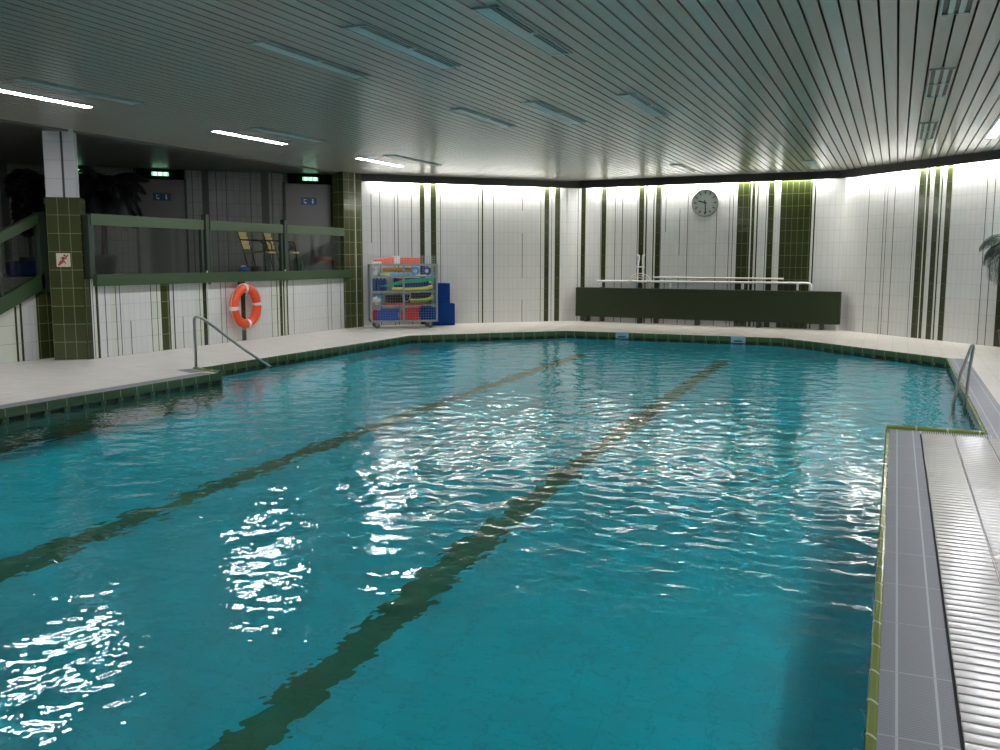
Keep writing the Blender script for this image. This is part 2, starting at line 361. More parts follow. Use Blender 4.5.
# pillars
def rotbox(mb, p, q, depth, z0, z1, m):
    p = Vector((*p, 0)); q = Vector((*q, 0)); d = q-p; n = Vector((d.y, -d.x, 0)).normalized()
    mb.frame_box(p-n*depth+Vector((0, 0, z0)), d, n*depth, Vector((0, 0, z1-z0)), m)
mb = MB(); P0 = Vector((-11.445, 9.80)); P1 = Vector((-11.075, 10.075)); dd = (P1-P0).normalized(); Lp = (P1-P0).length
nn = Vector((dd.y, -dd.x))
rotbox(mb, P0, P1, .40, 0, 2.39, OLIVE)
mb2 = P0 - nn*.0
a = P0+nn*.0
rotbox(mb, P0+dd*(Lp*.02)-nn*.01, P0+dd*(Lp*.52)-nn*.01, .26, 2.39, ZC, WHITEP2)
rotbox(mb, P0+dd*(Lp*.59)-nn*.01, P0+dd*(Lp*.90)-nn*.01, .26, 2.39, ZC, WHITEP2)
rotbox(mb, P0+dd*(Lp*.5)-nn*.03, P0+dd*(Lp*.62)-nn*.03, .2, 2.39, ZC, JOINT)
struct(mb, 'wall_pillar_tiled')
mb = MB(); Q0 = Vector((-11.0, 17.01)); Q1 = Vector((-10.89, 17.56)); Qd = (Q1-Q0).normalized()
rotbox(mb, Q0, Q0+Qd*.34, .32, 0, ZC, OLIVE); rotbox(mb, Q0+Qd*.34, Q0+Qd*.36, .315, 0, ZC, PALE); rotbox(mb, Q0+Qd*.36, Q1, .32, 0, ZC, OLIVE)
struct(mb, 'wall_pillar_green')

# ------------------------------------------------------------------ ceiling
def y_end(x):                                            # where a slat meets the walls
    ys = []
    if x < -7.45: ys.append(17.8+(x+11.05)*(21.35-17.8)/3.6)
    elif x < -1.08: ys.append(21.36+(x+7.45)*(21.03-21.36)/6.37)
    else: ys.append(21.03-(x+1.08)*(21.03-16.43)/4.28)
    return ys[0]-.28
XE = -11.16
mb = MB(); pitch = .1335; x = XE
while x < 3.1:
    x1 = min(x+pitch-.018, 3.18); ye0, ye1 = y_end(x), y_end(x1)
    z0, z1 = ZC, ZC+.02
    P = [(x, -3.98), (x1, -3.98), (x1, ye1), (x, ye0)]
    mb.prism(P, z0, z1, CEILM); x += pitch
mb.prism([(XE, -4), (3.3, -4), (3.3, 16.6), (-1, 21.3), (-7.4, 21.7), (XE, 18)], ZC+.05, ZC+.09, DARKGAP)
struct(mb, 'ceiling')
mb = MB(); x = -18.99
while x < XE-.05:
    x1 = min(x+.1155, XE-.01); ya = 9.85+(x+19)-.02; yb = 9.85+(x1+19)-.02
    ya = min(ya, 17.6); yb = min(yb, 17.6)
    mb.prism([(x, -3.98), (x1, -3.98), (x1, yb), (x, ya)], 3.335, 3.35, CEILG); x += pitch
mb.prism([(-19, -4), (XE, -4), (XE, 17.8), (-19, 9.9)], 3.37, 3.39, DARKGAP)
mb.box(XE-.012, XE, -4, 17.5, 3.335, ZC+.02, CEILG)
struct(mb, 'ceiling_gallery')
# dark valance hiding the cove tubes
def valance(a, b, off=.2):
    A = Vector((*a, 0)); B = Vector((*b, 0)); d = (B-A).normalized(); n = Vector((d.y, -d.x, 0)); mb = MB()
    mb.frame_box(A+n*off+Vector((0, 0, ZV)), B-A, n*.03, Vector((0, 0, ZC-ZV+.03)), VALM)
    return mb
mb = MB()
for s in (valance((-11.02, 17.55), (-7.33, 21.19)), ): pass
inn = [(-10.93, 17.62), (-7.39, 21.11), (-7.12, 21.36), (-1.17, 20.83), (3.0, 16.33)]
for i in range(4):
    a, b = Vector(inn[i]), Vector(inn[i+1]); d = (b-a).normalized(); n = Vector((d.y, -d.x))
    mb.prism([tuple(a), tuple(b), tuple(b+n*.03), tuple(a+n*.03)], ZV, ZC+.01, VALM)
struct(mb, 'trim_valance')

# ------------------------------------------------------------------ pool
XR = -0.0
OUT = [(-.018, -3.0), (-.018, 8.85), (.77, 8.85), (.77, 15.6), (-1.93, 18.3), (-6.35, 18.3), (-8.78, 15.87), (-8.78, 9.85), (-8.17, 9.62), (-8.17, -3.0)]
def offset_poly(P, dist):
    n = len(P); R = []
    for i in range(n):
        p0, p1, p2 = Vector(P[i-1]), Vector(P[i]), Vector(P[(i+1) % n])
        d1 = (p1-p0).normalized(); d2 = (p2-p1).normalized()
        n1 = Vector((d1.y, -d1.x)); n2 = Vector((d2.y, -d2.x))     # outward for a counter-clockwise polygon
        m = (n1+n2).normalized(); R.append(tuple(p1+m*(dist/max(.3, m.dot(n1)))))
    return R
def fill(mb, loops, z, m, uvf=None):
    pl = [[Vector((x, y, 0)) for x, y in L] for L in loops]; flat = [v for L in pl for v in L]
    for t in tessellate_polygon(pl):
        q = [flat[i] for i in t]
        if (q[1]-q[0]).cross(q[2]-q[0]).z < 0: q = q[::-1]
        mb.face([(v.x, v.y, z) for v in q], m, [(v.x, v.y) for v in q])
LW = .036
O5 = offset_poly(OUT, LW)
mb = MB(); fill(mb, [[(-19, -4), (3.3, -4), (3.3, 16.5), (-1.0, 21.2), (-7.3, 21.75), (-11.2, 18), (-19, 10)], [p for p in offset_poly(OUT, LW-.004)]], 0, DECK)
# leave out the ribbed platform area: it is laid on top 4 mm proud
mb.v = mb.v
struct(mb, 'floor')
# ribbed tiles on the near right platform
mb = MB(); y = -2.9; n = 0
while y < 8.60:
    pr = [(0, -.003), (.003, .0005), (.010, .0016), (.032, .0020), (.054, .0016), (.062, .0005), (.065, -.003), (.07, -.003)]
    for i in range(len(pr)-1):
        for (xa, xb) in ((.270, .518), (.524, .772), (.778, 3.15)):
            mb.face([(xa, y+pr[i][0], pr[i][1]+.006), (xb, y+pr[i][0], pr[i][1]+.006), (xb, y+pr[i+1][0], pr[i+1][1]+.006), (xa, y+pr[i+1][0], pr[i+1][1]+.006)],
                    JOINT if i == len(pr)-2 else RIBT, [(xa, y), (xb, y), (xb, y+.01), (xa, y+.01)], smooth=i < len(pr)-2)
    y += .07
struct(mb, 'floor_ribbed_tiles')
# coping: lip, slotted face, lower tiles
mb = MB()
n = len(OUT)
for i in range(n):
    a, b = Vector(OUT[i]), Vector(OUT[(i+1) % n]); d = (b-a).normalized(); nrm = Vector((d.y, -d.x)); L = (b-a).length
    a5, b5 = Vector(O5[i]), Vector(O5[(i+1) % n])
    lip = LIP if i in (0, 1, 2, 7) else GREENTILE
    if i in (1, 7):                                      # raised nosing across the steps
        q0 = a+nrm*.004; w_ = .07; hgt = .030 if i == 1 else .02; pr = [(0, 0), (.006, hgt*.75), (.018, hgt), (.05, hgt), (.064, hgt*.75), (w_, 0)]
        e0, e1 = (0, L) if i == 1 else (-.02, L)
        for (o0, z0_), (o1, z1_) in zip(pr, pr[1:]):
            A0 = q0+nrm*o0; A1 = q0+nrm*o1
            mb.face([(*(A0+d*e1), z0_+.003), (*(A0+d*e0), z0_+.003), (*(A1+d*e0), z1_+.003), (*(A1+d*e1), z1_+.003)], LIP, [(L, 1), (0, 1), (0, 1.02), (L, 1.02)])
    # rounded lip
    prof = [(0, -.094), (0, -.010), (.004, -.002), (.010, .003), (.026, .003), (LW, 0)]
    rows = []
    for o_, z in prof:
        t = o_/LW; rows.append(((a.lerp(a5, t)), (b.lerp(b5, t)), z))
    for r0, r1 in zip(rows, rows[1:]):
        mb.face([(*r0[1], r0[2]), (*r0[0], r0[2]), (*r1[0], r1[2]), (*r1[1], r1[2])], lip, [(L, 1), (0, 1), (0, 1.02), (L, 1.02)], smooth=False)
    # underside of lip and the dark back of the gutter
    mb.face([(*a, -.094), (*b, -.094), (*b5, -.094), (*a5, -.094)], SLOT)
    mb.face([(*b5, -.145), (*a5, -.145), (*a5, -.08), (*b5, -.08)], SLOT)
    k = int(L/.25)
    for j in range(k+1):
        u0 = j*.25-.03; u1 = j*.25+.035; u0 = max(0, u0); u1 = min(L, u1)
        if u1 <= u0: continue
        p = a+d*u0; mb.frame_box((p.x, p.y, -.147), (d.x*(u1-u0), d.y*(u1-u0), 0), (nrm.x*.033, nrm.y*.033, 0), (0, 0, .064), GREENTILE)
    mb.face([(*b, -.145), (*a, -.145), (*a5, -.145), (*b5, -.145)], GREENTILE)
    dp = ZF if i == 8 else -.42
    mb.face([(*b, dp), (*a, dp), (*a, -.145), (*b, -.145)], GREENLOW, [(L, 0), (0, 0), (0, .3), (L, .3)])
struct(mb, 'trim_pool_coping')
# basin
mb = MB()
for i in range(n):
    if i == 8: continue
    a, b = OUT[i], OUT[(i+1) % n]
    mb.face([(*b, ZF), (*a, ZF), (*a, -.42), (*b, -.42)], BASIN)
def lane(y0, y1):
    xs = [-8.79, -5.58, -5.32, -2.90, -2.64, .78]
    for k in range(5):
        mb.face([(xs[k], y0, ZF), (xs[k+1], y0, ZF), (xs[k+1], y1, ZF), (xs[k], y1, ZF)], LANE if k in (1, 3) else BASIN)
lane(-3, 16.6)
mb.face([(-8.79, 16.6, ZF), (.78, 16.6, ZF), (.78, 18.31, ZF), (-8.79, 18.31, ZF)], BASIN)
struct(mb, 'floor_pool_basin')
# drain mats
def strip(mb, a, b, w, z=.003, m=None):
    a = Vector(a); b = Vector(b); d = (b-a).normalized(); nrm = Vector((d.y, -d.x)); L = (b-a).length
    q = [a, b, b+nrm*w, a+nrm*w]
    if (q[1]-q[0]).to_3d().cross((q[2]-q[0]).to_3d()).z < 0:
        mb.face([(*p, z) for p in q[::-1]], m or GRATE, [(0, 1), (L, 1), (L, 0), (0, 0)])
    else: mb.face([(*p, z) for p in q], m or GRATE, [(0, 0), (L, 0), (L, 1), (0, 1)])
mb = MB(); strip(mb, (.018, -3), (.018, 8.80), .240); strip(mb, (.806, 8.65), (.806, 15.6), .25)
mb.box(.258, .268, -3, 8.62, -.01, .004, DARKGAP)
strip(mb, (-8.206, 9.5), (-8.206, -3), .21)
strip(mb, (-8.83, 9.8), (-8.42, 9.62), .24)
struct(mb, 'trim_drain_mat')
mb = MB(); x = .27
while x < .82: mb.box(x, x+.009, 8.64, 8.78, -.004, .006, LUMF); x += .018
mb.box(.27, .82, 8.62, 8.79, -.01, .001, DARKGAP)
struct(mb, 'trim_gutter_comb')
# depth plates on the far edge
for (u, lab) in ((-5.14, 'pale blue marker tile on the far pool edge, left of the pair'), (-2.79, 'pale blue marker tile on the far pool edge, right of the pair')):
    p = MB(); p.box(u-.14, u+.14, 18.285, 18.36, -.118, .008, DEPTHB); o = p.build('marker_tile', origin=(u, 18.3, -.06), bevel=.006)
    tag(o, lab, 'marker tile', 'pale blue marker tiles on the far edge')
    q = MB(); q.box(-.08, .08, -.022, -.012, -.035, -.008, DEPTHD); q.build('dark_mark', parent=o)

# water surface
def inside(P, x, y):
    c = np.zeros_like(x, bool); n = len(P)
    for i in range(n):
        x0, y0 = P[i]; x1, y1 = P[(i+1) % n]
        cond = (y0 > y) != (y1 > y)
        with np.errstate(divide='ignore', invalid='ignore'): xi = (x1-x0)*(y-y0)/(y1-y0 if y1 != y0 else 1)+x0
        c ^= cond & (x < xi)
    return c
def water():
    rs = np.random.RandomState(4)
    ys = [-3.04]
    while ys[-1] < 18.36: ys.append(ys[-1]+(.023 if ys[-1] < 9.5 else .034))
    xs = np.arange(-8.84, .86, .025); ys = np.array(ys)
    X, Y = np.meshgrid(xs, ys); Z = np.zeros_like(X)
    for i in range(110):
        lam = math.exp(rs.uniform(math.log(.09), math.log(.6))); th = rs.uniform(0, math.pi*2); k = 2*math.pi/lam
        slope = WAVE
        Z += slope/k*np.sin(k*(X*math.cos(th)+Y*math.sin(th))+rs.uniform(0, 6.28))
    # a patchwork of calmer and livelier water
    env = .8+.35*np.sin(X*.9+1.0)*np.sin(Y*.55+.6)
    Z *= env
    for cx, cy, lam, amp, r0, wd in ((-.6, 8.0, .17, .0011, 3.0, 1.0), (-3.4, 11.5, .22, .0007, 2.2, 1.2), (-5.8, 3.2, .3, .001, 1.2, .8)):
        R = np.hypot(X-cx, Y-cy); Z += amp*np.sin(2*math.pi*R/lam)*np.exp(-((R-r0)/wd)**2)
    ok = inside(offset_poly(OUT, .012), X, Y)
    ny, nx = X.shape; idx = np.arange(ny*nx).reshape(ny, nx)
    q = ok[:-1, :-1] | ok[1:, :-1] | ok[:-1, 1:] | ok[1:, 1:]
    F = np.stack([idx[:-1, :-1], idx[:-1, 1:], idx[1:, 1:], idx[1:, :-1]], -1)[q]
    used = np.unique(F); remap = -np.ones(ny*nx, int); remap[used] = np.arange(len(used))
    V = np.stack([X.ravel(), Y.ravel(), Z.ravel()+ZW], -1)[used]
    me = bpy.data.meshes.new('pool_water'); me.from_pydata(V.tolist(), [], remap[F].tolist()); me.materials.append(WATER)
    me.polygons.foreach_set('use_smooth', [True]*len(me.polygons)); me.update()
    o = bpy.data.objects.new('pool_water', me); COL.objects.link(o)
    tag(o, 'turquoise rippling water filling the swimming pool', 'water', kind='stuff')
WAVE = .0065
water()

# ------------------------------------------------------------------ ceiling luminaires
def luminaire(xc, y0, y1, lit, label, group, kindx=0):
    t = empty('ceiling_light', (xc, (y0+y1)/2, ZC)); tag(t, label, 'ceiling light', group); L = y1-y0; h = L/2
    m = MB(); W = .075 if lit else .11
    for (xa, xb, ya, yb) in ((-W, -W+.014, -h, h), (W-.014, W, -h, h), (-W, W, -h, -h+.014), (-W, W, h-.014, h)):
        m.box(xa, xb, ya, yb, -.006 if lit else -.014, .012, LUMF)
    m.build('frame', parent=t)
    if lit:
        m = MB(); m.box(-.06, .06, -h+.02, h-.02, -.007, .0, LIT); m.build('diffuser', parent=t)
    elif kindx == 0:
        m = MB(); m.box(-W+.014, .03, -h+.014, h-.014, -.010, .004, LUMP); m.build('pale_plate', parent=t)
        m = MB(); m.box(.03, W-.014, -h+.014, h-.014, -.002, .004, BLACK)
        m.box(.052, .062, -h+.014, h-.014, -.009, .0, LUMF); m.build('slot', parent=t)
        m = MB(); m.box(.03, W-.012, -.03, .03, -.016, 0, LUMP); m.build('bracket', parent=t)
    else:
        m = MB(); m.box(-W+.014, W-.014, -h+.014, h-.014, -.002, .004, BLACK); m.build('slot', parent=t)
        m = MB()
        for xx in (-.055, .02): m.box(xx, xx+.04, -h+.02, h-.02, -.012, 0, LUMP)
        m.box(-W+.012, W-.012, -.02, .02, -.014, 0, LUMP)
        m.build('reflector', parent=t)
    return t
GU = 'unlit recessed ceiling lights'; GL = 'lit ceiling tubes'
for xc, y0, y1, kx, lab in (
    (-8.51, 7.0, 8.68, 0, 'long unlit ceiling light beside the nearest lit tube at the far left'),
    (-8.51, 10.88, 12.52, 0, 'long unlit ceiling light just behind the middle lit tube on the left'),
    (-8.51, 14.65, 16.55, 0, 'faint unlit ceiling light beside the farthest lit tube on the left'),
    (-5.15, 6.68, 8.34, 0, 'nearest unlit ceiling light of the leftmost middle row'),
    (-5.12, 10.53, 12.18, 0, 'far unlit ceiling light of the leftmost middle row'),
    (-4.10, 6.54, 8.26, 0, 'near unlit ceiling light, middle one of three side by side'),
    (-4.10, 10.42, 12.2, 0, 'far unlit ceiling light, middle one of three side by side'),
    (-2.91, 6.45, 8.15, 0, 'largest unlit ceiling light, at top centre with dark slot'),
    (-2.91, 10.35, 12.06, 0, 'far unlit ceiling light, rightmost of three side by side'),
    (-4.10, 18.2, 19.7, 0, 'small distant unlit ceiling light above the back wall clock area'),
    (-1.62, 18.4, 20.05, 0, 'small distant unlit ceiling light near the right back corner'),
    (.31, 6.3, 8.0, 1, 'unlit ceiling light cut by the top edge at the right'),
    (.31, 10.2, 11.85, 1, 'unlit twin reflector ceiling light on the right, second in its row'),
    (.31, 14.05, 15.85, 1, 'unlit twin reflector ceiling light on the right, farthest in its row')):
    luminaire(xc, y0, y1, False, lab, GU, kx)
for xc, y0, y1, lab in (
    (-9.28, 7.0, 8.68, 'brightly lit ceiling tube at the far left, above the tiled pillar'),
    (-9.28, 10.95, 12.65, 'lit ceiling tube in the middle of the left row'),
    (-9.28, 14.85, 16.5, 'lit ceiling tube farthest back, by the green corner pillar'),
    (1.22, 14.1, 16.1, 'lit ceiling light at the right edge above the palm'),
    (1.22, 10.2, 11.9, 'lit ceiling tube beyond the right edge, second from the palm'),
    (1.22, 6.4, 8.0, 'lit ceiling tube beyond the right edge, above the ribbed tiles'),
    (1.22, 2.5, 4.1, 'lit ceiling tube beside the camera on the right'),
    (-9.28, 3.2, 4.9, 'lit ceiling tube left of the frame over the side deck'),
    (-9.28, -.6, 1.1, 'lit ceiling tube over the near left deck')):
    luminaire(xc, y0, y1, True, lab, GL)

# ------------------------------------------------------------------ gallery balustrade
def at_edge(y): return -11.05
t = empty('balustrade', (-11.05, 13.6, 1.2)); tag(t, 'green balustrade with glass panels along the raised gallery', 'balustrade')
def part(mb, name, root):
    loc = root.matrix_world.translation if False else root.location
    mb.v = [tuple(Vector(v)-loc) for v in mb.v]; return mb.build(name, parent=root)
m = MB(); m.box(-11.12, -10.96, 10.22, 17.18, 1.09, 1.265, BANDM); part(m, 'lower_band', t)
segs = ((10.2, 12.62), (12.78, 14.86), (14.98, 17.12))
for a, b in segs:
    m = MB(); m.box(-11.10, -11.0, a, b, 2.0, 2.165, RAILM); part(m, 'top_rail', t)
    m = MB(); m.box(-11.06, -11.048, a+.04, b-.04, 1.27, 2.0, GLASS); part(m, 'glass_panel', t)
    for yy in (a, b-.05):
        m = MB(); m.box(-11.085, -11.02, yy, yy+.05, 1.265, 2.0, POSTM); part(m, 'panel_frame', t)
for yy in (12.66, 14.88):
    m = MB(); m.box(-11.09, -10.99, yy, yy+.075, 1.06, 2.26, POSTM); part(m, 'post', t)
    m = MB(); m.box(-10.985, -10.97, yy-.05, yy-.02, .0, 1.3, PALE); part(m, 'pale_strip', t)
m = MB(); m.box(-11.16, -11.02, 10.16, 10.24, 1.2, 2.14, POSTM); part(m, 'post', t)
# stair balustrade
t = empty('stair_balustrade', (-11.75, 9.9, 1.2)); tag(t, 'sloping green stair balustrade left of the tiled pillar', 'balustrade')
def sloped(x0, x1, y0, y1, zb, zt, mt, nm):
    m = MB(); s = .45
    pts = [(y0, zb+(y0-9.9)*s), (y1, zb+(y1-9.9)*s), (y1, zt+(y1-9.9)*s), (y0, zt+(y0-9.9)*s)]
    A = [(x0, y, z) for y, z in pts]; B = [(x1, y, z) for y, z in pts]
    m.face(B, mt); m.face(A[::-1], mt)
    for i in range(4): j = (i+1) % 4; m.face([A[i], A[j], B[j], B[i]], mt)
    part(m, nm, t)
sloped(-11.80, -11.70, 7.3, 9.93, 1.04, 1.27, BANDM, 'lower_band')
sloped(-11.80, -11.70, 7.3, 9.9, 2.02, 2.17, RAILM, 'top_rail')
sloped(-11.755, -11.743, 7.35, 9.85, 1.27, 2.02, GLASS, 'glass_panel')
m = MB(); m.box(-11.82, -11.70, 9.88, 10.02, 1.0, 2.18, POSTM); part(m, 'post', t)
m = MB(); m.box(-11.79, -11.73, 9.2, 9.25, .9, 1.7, POSTM); part(m, 'panel_frame', t)

# ------------------------------------------------------------------ life ring
def life_ring():
    c = (-10.93, 13.57, .645); t = empty('life_ring', c); tag(t, 'orange life ring with white bands hanging on the tiled gallery wall', 'life ring')
    def circ(R, n=48, a0=0, a1=2*math.pi, x=0): return [(x, R*math.cos(a0+(a1-a0)*i/n), R*math.sin(a0+(a1-a0)*i/n)) for i in range(n+(0 if a1-a0 > 6.2 else 1))]
    R, r = .325, .082
    m = MB(); m.tube(circ(R), r, ORANGE, 14, closed=True); m.build('ring_body', parent=t)
    for a in (math.radians(95), math.radians(5), math.radians(185), math.radians(275)):
        m = MB(); m.tube(circ(R, 5, a-.09, a+.09), r+.004, WHITEP if a not in () else CREAM, 14); m.build('white_band', parent=t)
    for k in range(4):
        a0 = math.radians(95+90*k); m = MB(); pts = []
        for i in range(13):
            u = i/12; a = a0+u*math.pi/2; rr = R+r*.9+ .012 + .03*math.sin(u*math.pi); pts.append((.03*math.sin(u*3.1), rr*math.cos(a), rr*math.sin(a)))
        m.tube(pts, .007, CREAM, 6); m.build('rope', parent=t)
    m = MB(); m.tube([(-.105, 0, .25), (-.02, 0, .25), (-.0, 0, .22), (.0, 0, .25)], .012, BLACK, 6)
    m.box(-.118, -.095, -.05, .05, .18, .46, BLACK); m.build('wall_hook', parent=t)
life_ring()

# ------------------------------------------------------------------ handrails
def smoothpts(P, k=6):
    P = [Vector(p) for p in P]; out = []
    for i in range(len(P)-1):
        p0 = P[max(i-1, 0)]; p1 = P[i]; p2 = P[i+1]; p3 = P[min(i+2, len(P)-1)]
        for j in range(k):
            u = j/k; out.append(.5*((2*p1)+(-p0+p2)*u+(2*p0-5*p1+4*p2-p3)*u*u+(-p0+3*p1-3*p2+p3)*u**3))
    out.append(P[-1]); return out
t = empty('handrail', (-8.86, 9.90, 0)); tag(t, 'steel handrail sloping from the left deck corner into the pool', 'handrail')
m = MB(); m.tube([(0, 0, 0), (0, 0, .35), (0, 0, .60)]+smoothpts([(0, 0, .66), (0.0, .03, .70), (.01, .10, .70), (.02, .18, .66)], 4)+[(.05, .95, .18), (.10, 1.62, -.20), (.13, 1.95, -.40)], .021, STEEL, 12); m.build('rail', parent=t)
m = MB(); m.lathe([(.045, 0), (.045, .008), (.03, .014)], (0, 0, 0), STEEL, 16); m.build('flange', parent=t)
t = empty('pool_grab_rail', (.765, 11.2, ZW)); tag(t, 'steel grab rail rising from the water at the right pool edge', 'handrail')
m = MB(); m.tube([(0, 0, -.9), (0, 0, .0), (.025, .02, .4), (.045, .03, .60)]+smoothpts([(.052, .035, .66), (.05, .02, .70), (.035, .0, .70), (.02, -.01, .66)], 4)+[(-.06, -.05, .4), (-.115, -.08, .06), (-.12, -.09, -.1), (-.12, -.09, -.9)], .017, STEEL, 12); m.build('rail', parent=t)

# ------------------------------------------------------------------ clock
def wallframe(a, b, u, z, out):
    A = Vector((*a, 0)); B = Vector((*b, 0)); d = (B-A).normalized(); n = Vector((d.y, -d.x, 0)); p = A+d*u+n*out+Vector((0, 0, z))
    return p, math.atan2(d.y, d.x)
p, rz = wallframe(PC0, PC1, 3.085, 2.79, .03)
t = empty('wall_clock', p, rz); tag(t, 'round grey wall clock reading about half past nine', 'clock')
Yn = (0, -1, 0)
m = MB(); m.lathe([(.31, -.03), (.32, .01), (.30, .035), (.288, .03), (.288, .018)], (0, 0, 0), CLOCKB, 40, (1, 0, 0), (0, 0, 1), Yn); m.build('bezel', parent=t)
m = MB(); m.lathe([(.29, .0), (.29, .02)], (0, 0, 0), CLOCKF, 40, (1, 0, 0), (0, 0, 1), Yn); m.build('face', parent=t)
def bar(m, ang, r0, r1, w, y, mt):
    s, c = math.sin(ang), math.cos(ang)
    o = Vector((s*r0-c*w/2, y, c*r0+s*w/2)); m.frame_box(o, (s*(r1-r0), 0, c*(r1-r0)), (c*w, 0, -s*w), (0, -.004, 0), mt)
for k in range(12):
    m = MB(); bar(m, math.radians(30*k), .20, .265, .022, -.021, CLOCKD); m.build('hour_mark', parent=t)
m = MB(); bar(m, math.radians(285), -.04, .16, .030, -.026, CLOCKD); m.build('hour_hand', parent=t)
m = MB(); bar(m, math.radians(174), -.06, .245, .024, -.031, CLOCKD); m.build('minute_hand', parent=t)

# ------------------------------------------------------------------ long green panel and pipes on the back wall
p, rz = wallframe(PC0, PC1, 0, 0, .0)
t = empty('wall_panel', p, rz); tag(t, 'long dark green panel standing low along the back wall', 'panel')
m = MB(); m.box(.0, 6.13, -.28, -.10, .13, .83, PANELM); m.build('board', parent=t, bevel=.01)
for x in (.25, 1.6, 3.0, 4.4, 5.75):
    m = MB(); m.box(x-.03, x+.03, -.24, -.004, 0, .3, POSTM); m.build('foot', parent=t)
t = empty('wall_pipe', p, rz); tag(t, 'long white pipe running above the green panel on the back wall', 'pipe')
m = MB(); m.tube(smoothpts([(.52, -.02, .98), (.55, -.08, .985), (.70, -.09, .985), (3, -.09, .995), (5.3, -.09, 1.0)], 3)+smoothpts([(5.40, -.09, 1.0), (5.48, -.09, .97), (5.49, -.09, .9), (5.49, -.09, .83)], 3), .026, WHITEP, 8); m.build('lower_pipe', parent=t)
m = MB(); m.tube([(1.9, -.085, 1.09), (3, -.085, 1.09), (4.9, -.085, 1.09)], .018, CREAM, 8); m.build('upper_pipe', parent=t)
for x in (.56, 2.3, 4.0, 5.2):
    m = MB(); m.box(x-.02, x+.02, -.1, -.001, .84, .97, WHITEP); m.build('bracket', parent=t)
t = empty('hose_stand', p, rz); tag(t, 'white twin pipe stand with coiled clear hose behind the green panel', 'hose stand')
m = MB(); m.tube(smoothpts([(1.47, -.015, 1.60), (1.50, -.02, 1.61), (1.525, -.025, 1.55), (1.50, -.025, 1.3), (1.49, -.025, .9)], 4), .018, WHITEP, 8); m.build('pipe', parent=t)
m = MB(); m.tube(smoothpts([(1.66, -.015, 1.60), (1.63, -.02, 1.61), (1.615, -.025, 1.55), (1.62, -.025, 1.3), (1.63, -.025, .9)], 4), .018, WHITEP, 8); m.build('pipe', parent=t)
m = MB(); m.tube([(1.46, -.03, 1.33), (1.66, -.03, 1.33)], .014, WHITEP, 8); m.build('cross_bar', parent=t)
for R, dx in ((.22, 0), (.27, .03), (.32, .06)):
    m = MB(); m.tube([(1.55+dx*.6+R*math.cos(a), -.14, .86+R*math.sin(a)) for a in [math.pi*i/14 for i in range(15)]], .010, CREAM, 6); m.build('hose_loop', parent=t)

# ------------------------------------------------------------------ equipment cart
ca = math.atan2(.85, 1.15); CW, CDp, CH = 1.43, .62, 1.38
CP = Vector((-10.40, 17.10, 0))
t = empty('roll_cage', CP, ca); tag(t, 'grey wire roll cage full of coloured swimming aids by the back wall', 'trolley')
def loc(x, y, z): return (x, y, z)
m = MB()
for x in (0, CW): 
    for y in (0, CDp): m.box(x-.02, x+.02, y-.02, y+.02, .14, CH, GALV)
m.box(CW*.475, CW*.475+.045, -.02, .02, .14, CH, GALV)
for z in (.14, CH-.02):
    m.box(-.02, CW+.02, -.02, .02, z, z+.04, GALV); m.box(-.02, CW+.02, CDp-.02, CDp+.02, z, z+.04, GALV)
    m.box(-.02, .02, 0, CDp, z, z+.04, GALV); m.box(CW-.02, CW+.02, 0, CDp, z, z+.04, GALV)
m.build('frame', parent=t)
for z in (.16, .50, .80, 1.13, 1.375):
    m = MB()
    for i in range(16): m.box(i*CW/15-.003, i*CW/15+.003, 0, CDp, z, z+.006, GALV)
    for j in (0, .5, 1): m.box(0, CW, j*CDp-.006*(j > 0), j*CDp+.006, z-.008, z+.004, GALV)
    m.box(0, CW, -.015, .012, z-.015, z+.01, GALV)
    m.build('wire_shelf', parent=t)
def mesh_panel(nm, fn, W, z0, z1, nx, nz, r=.0028):
    m = MB()
    for i in range(nx+1):
        x = W*i/nx; a = fn(x, z0); b = fn(x, z1); m.tube([a, b], r, GALV, 4, caps=False)
    for j in range(nz+1):
        z = z0+(z1-z0)*j/nz; m.tube([fn(0, z), fn(W, z)], r, GALV, 4, caps=False)
    m.build(nm, parent=t)
mesh_panel('mesh_side', lambda x, z: (-.005, x, z), CDp, .16, CH, 9, 20)
mesh_panel('mesh_side', lambda x, z: (CW+.005, x, z), CDp, .16, CH, 9, 20)
mesh_panel('mesh_door', lambda x, z: (x+.02, -.024, z), CW*.46, .18, CH, 12, 22, .002)
mesh_panel('mesh_door', lambda x, z: (CW*.5+x, -.024, z), CW*.49, .18, CH, 12, 22, .002)
mesh_panel('top_basket', lambda x, z: (x, 0, z), CW, CH, 1.57, 26, 5)
mesh_panel('top_basket', lambda x, z: (x, CDp, z), CW, CH, 1.57, 26, 5)
for (x, y) in ((.12, .08), (CW-.14, .08), (.12, CDp-.08), (CW-.14, CDp-.08)):
    m = MB(); m.lathe([(.058, -.02), (.062, -.012), (.062, .012), (.058, .02)], (x, y, .062), RUBBER, 18, (1, 0, 0), (0, 0, 1), (0, 1, 0))
    w_ = m.build('caster', parent=t); 
    m = MB(); m.box(x-.03, x+.03, y-.03, y-.024, .05, .145, GALV); m.box(x-.03, x+.03, y+.024, y+.03, .05, .145, GALV); m.box(x-.04, x+.04, y-.04, y+.04, .13, .145, GALV); m.build('caster_fork', parent=w_)
R2 = Matrix.Rotation(ca, 4, 'Z')
def in_cart(mb, name, label, cat, x, y, z, group='swimming aids in the roll cage', bevel=0, rz=0):
    o = mb.build(name, bevel=bevel); o.location = CP+(R2 @ Vector((x, y, z))); o.rotation_euler = (0, 0, ca+rz); return tag(o, label, cat, group)
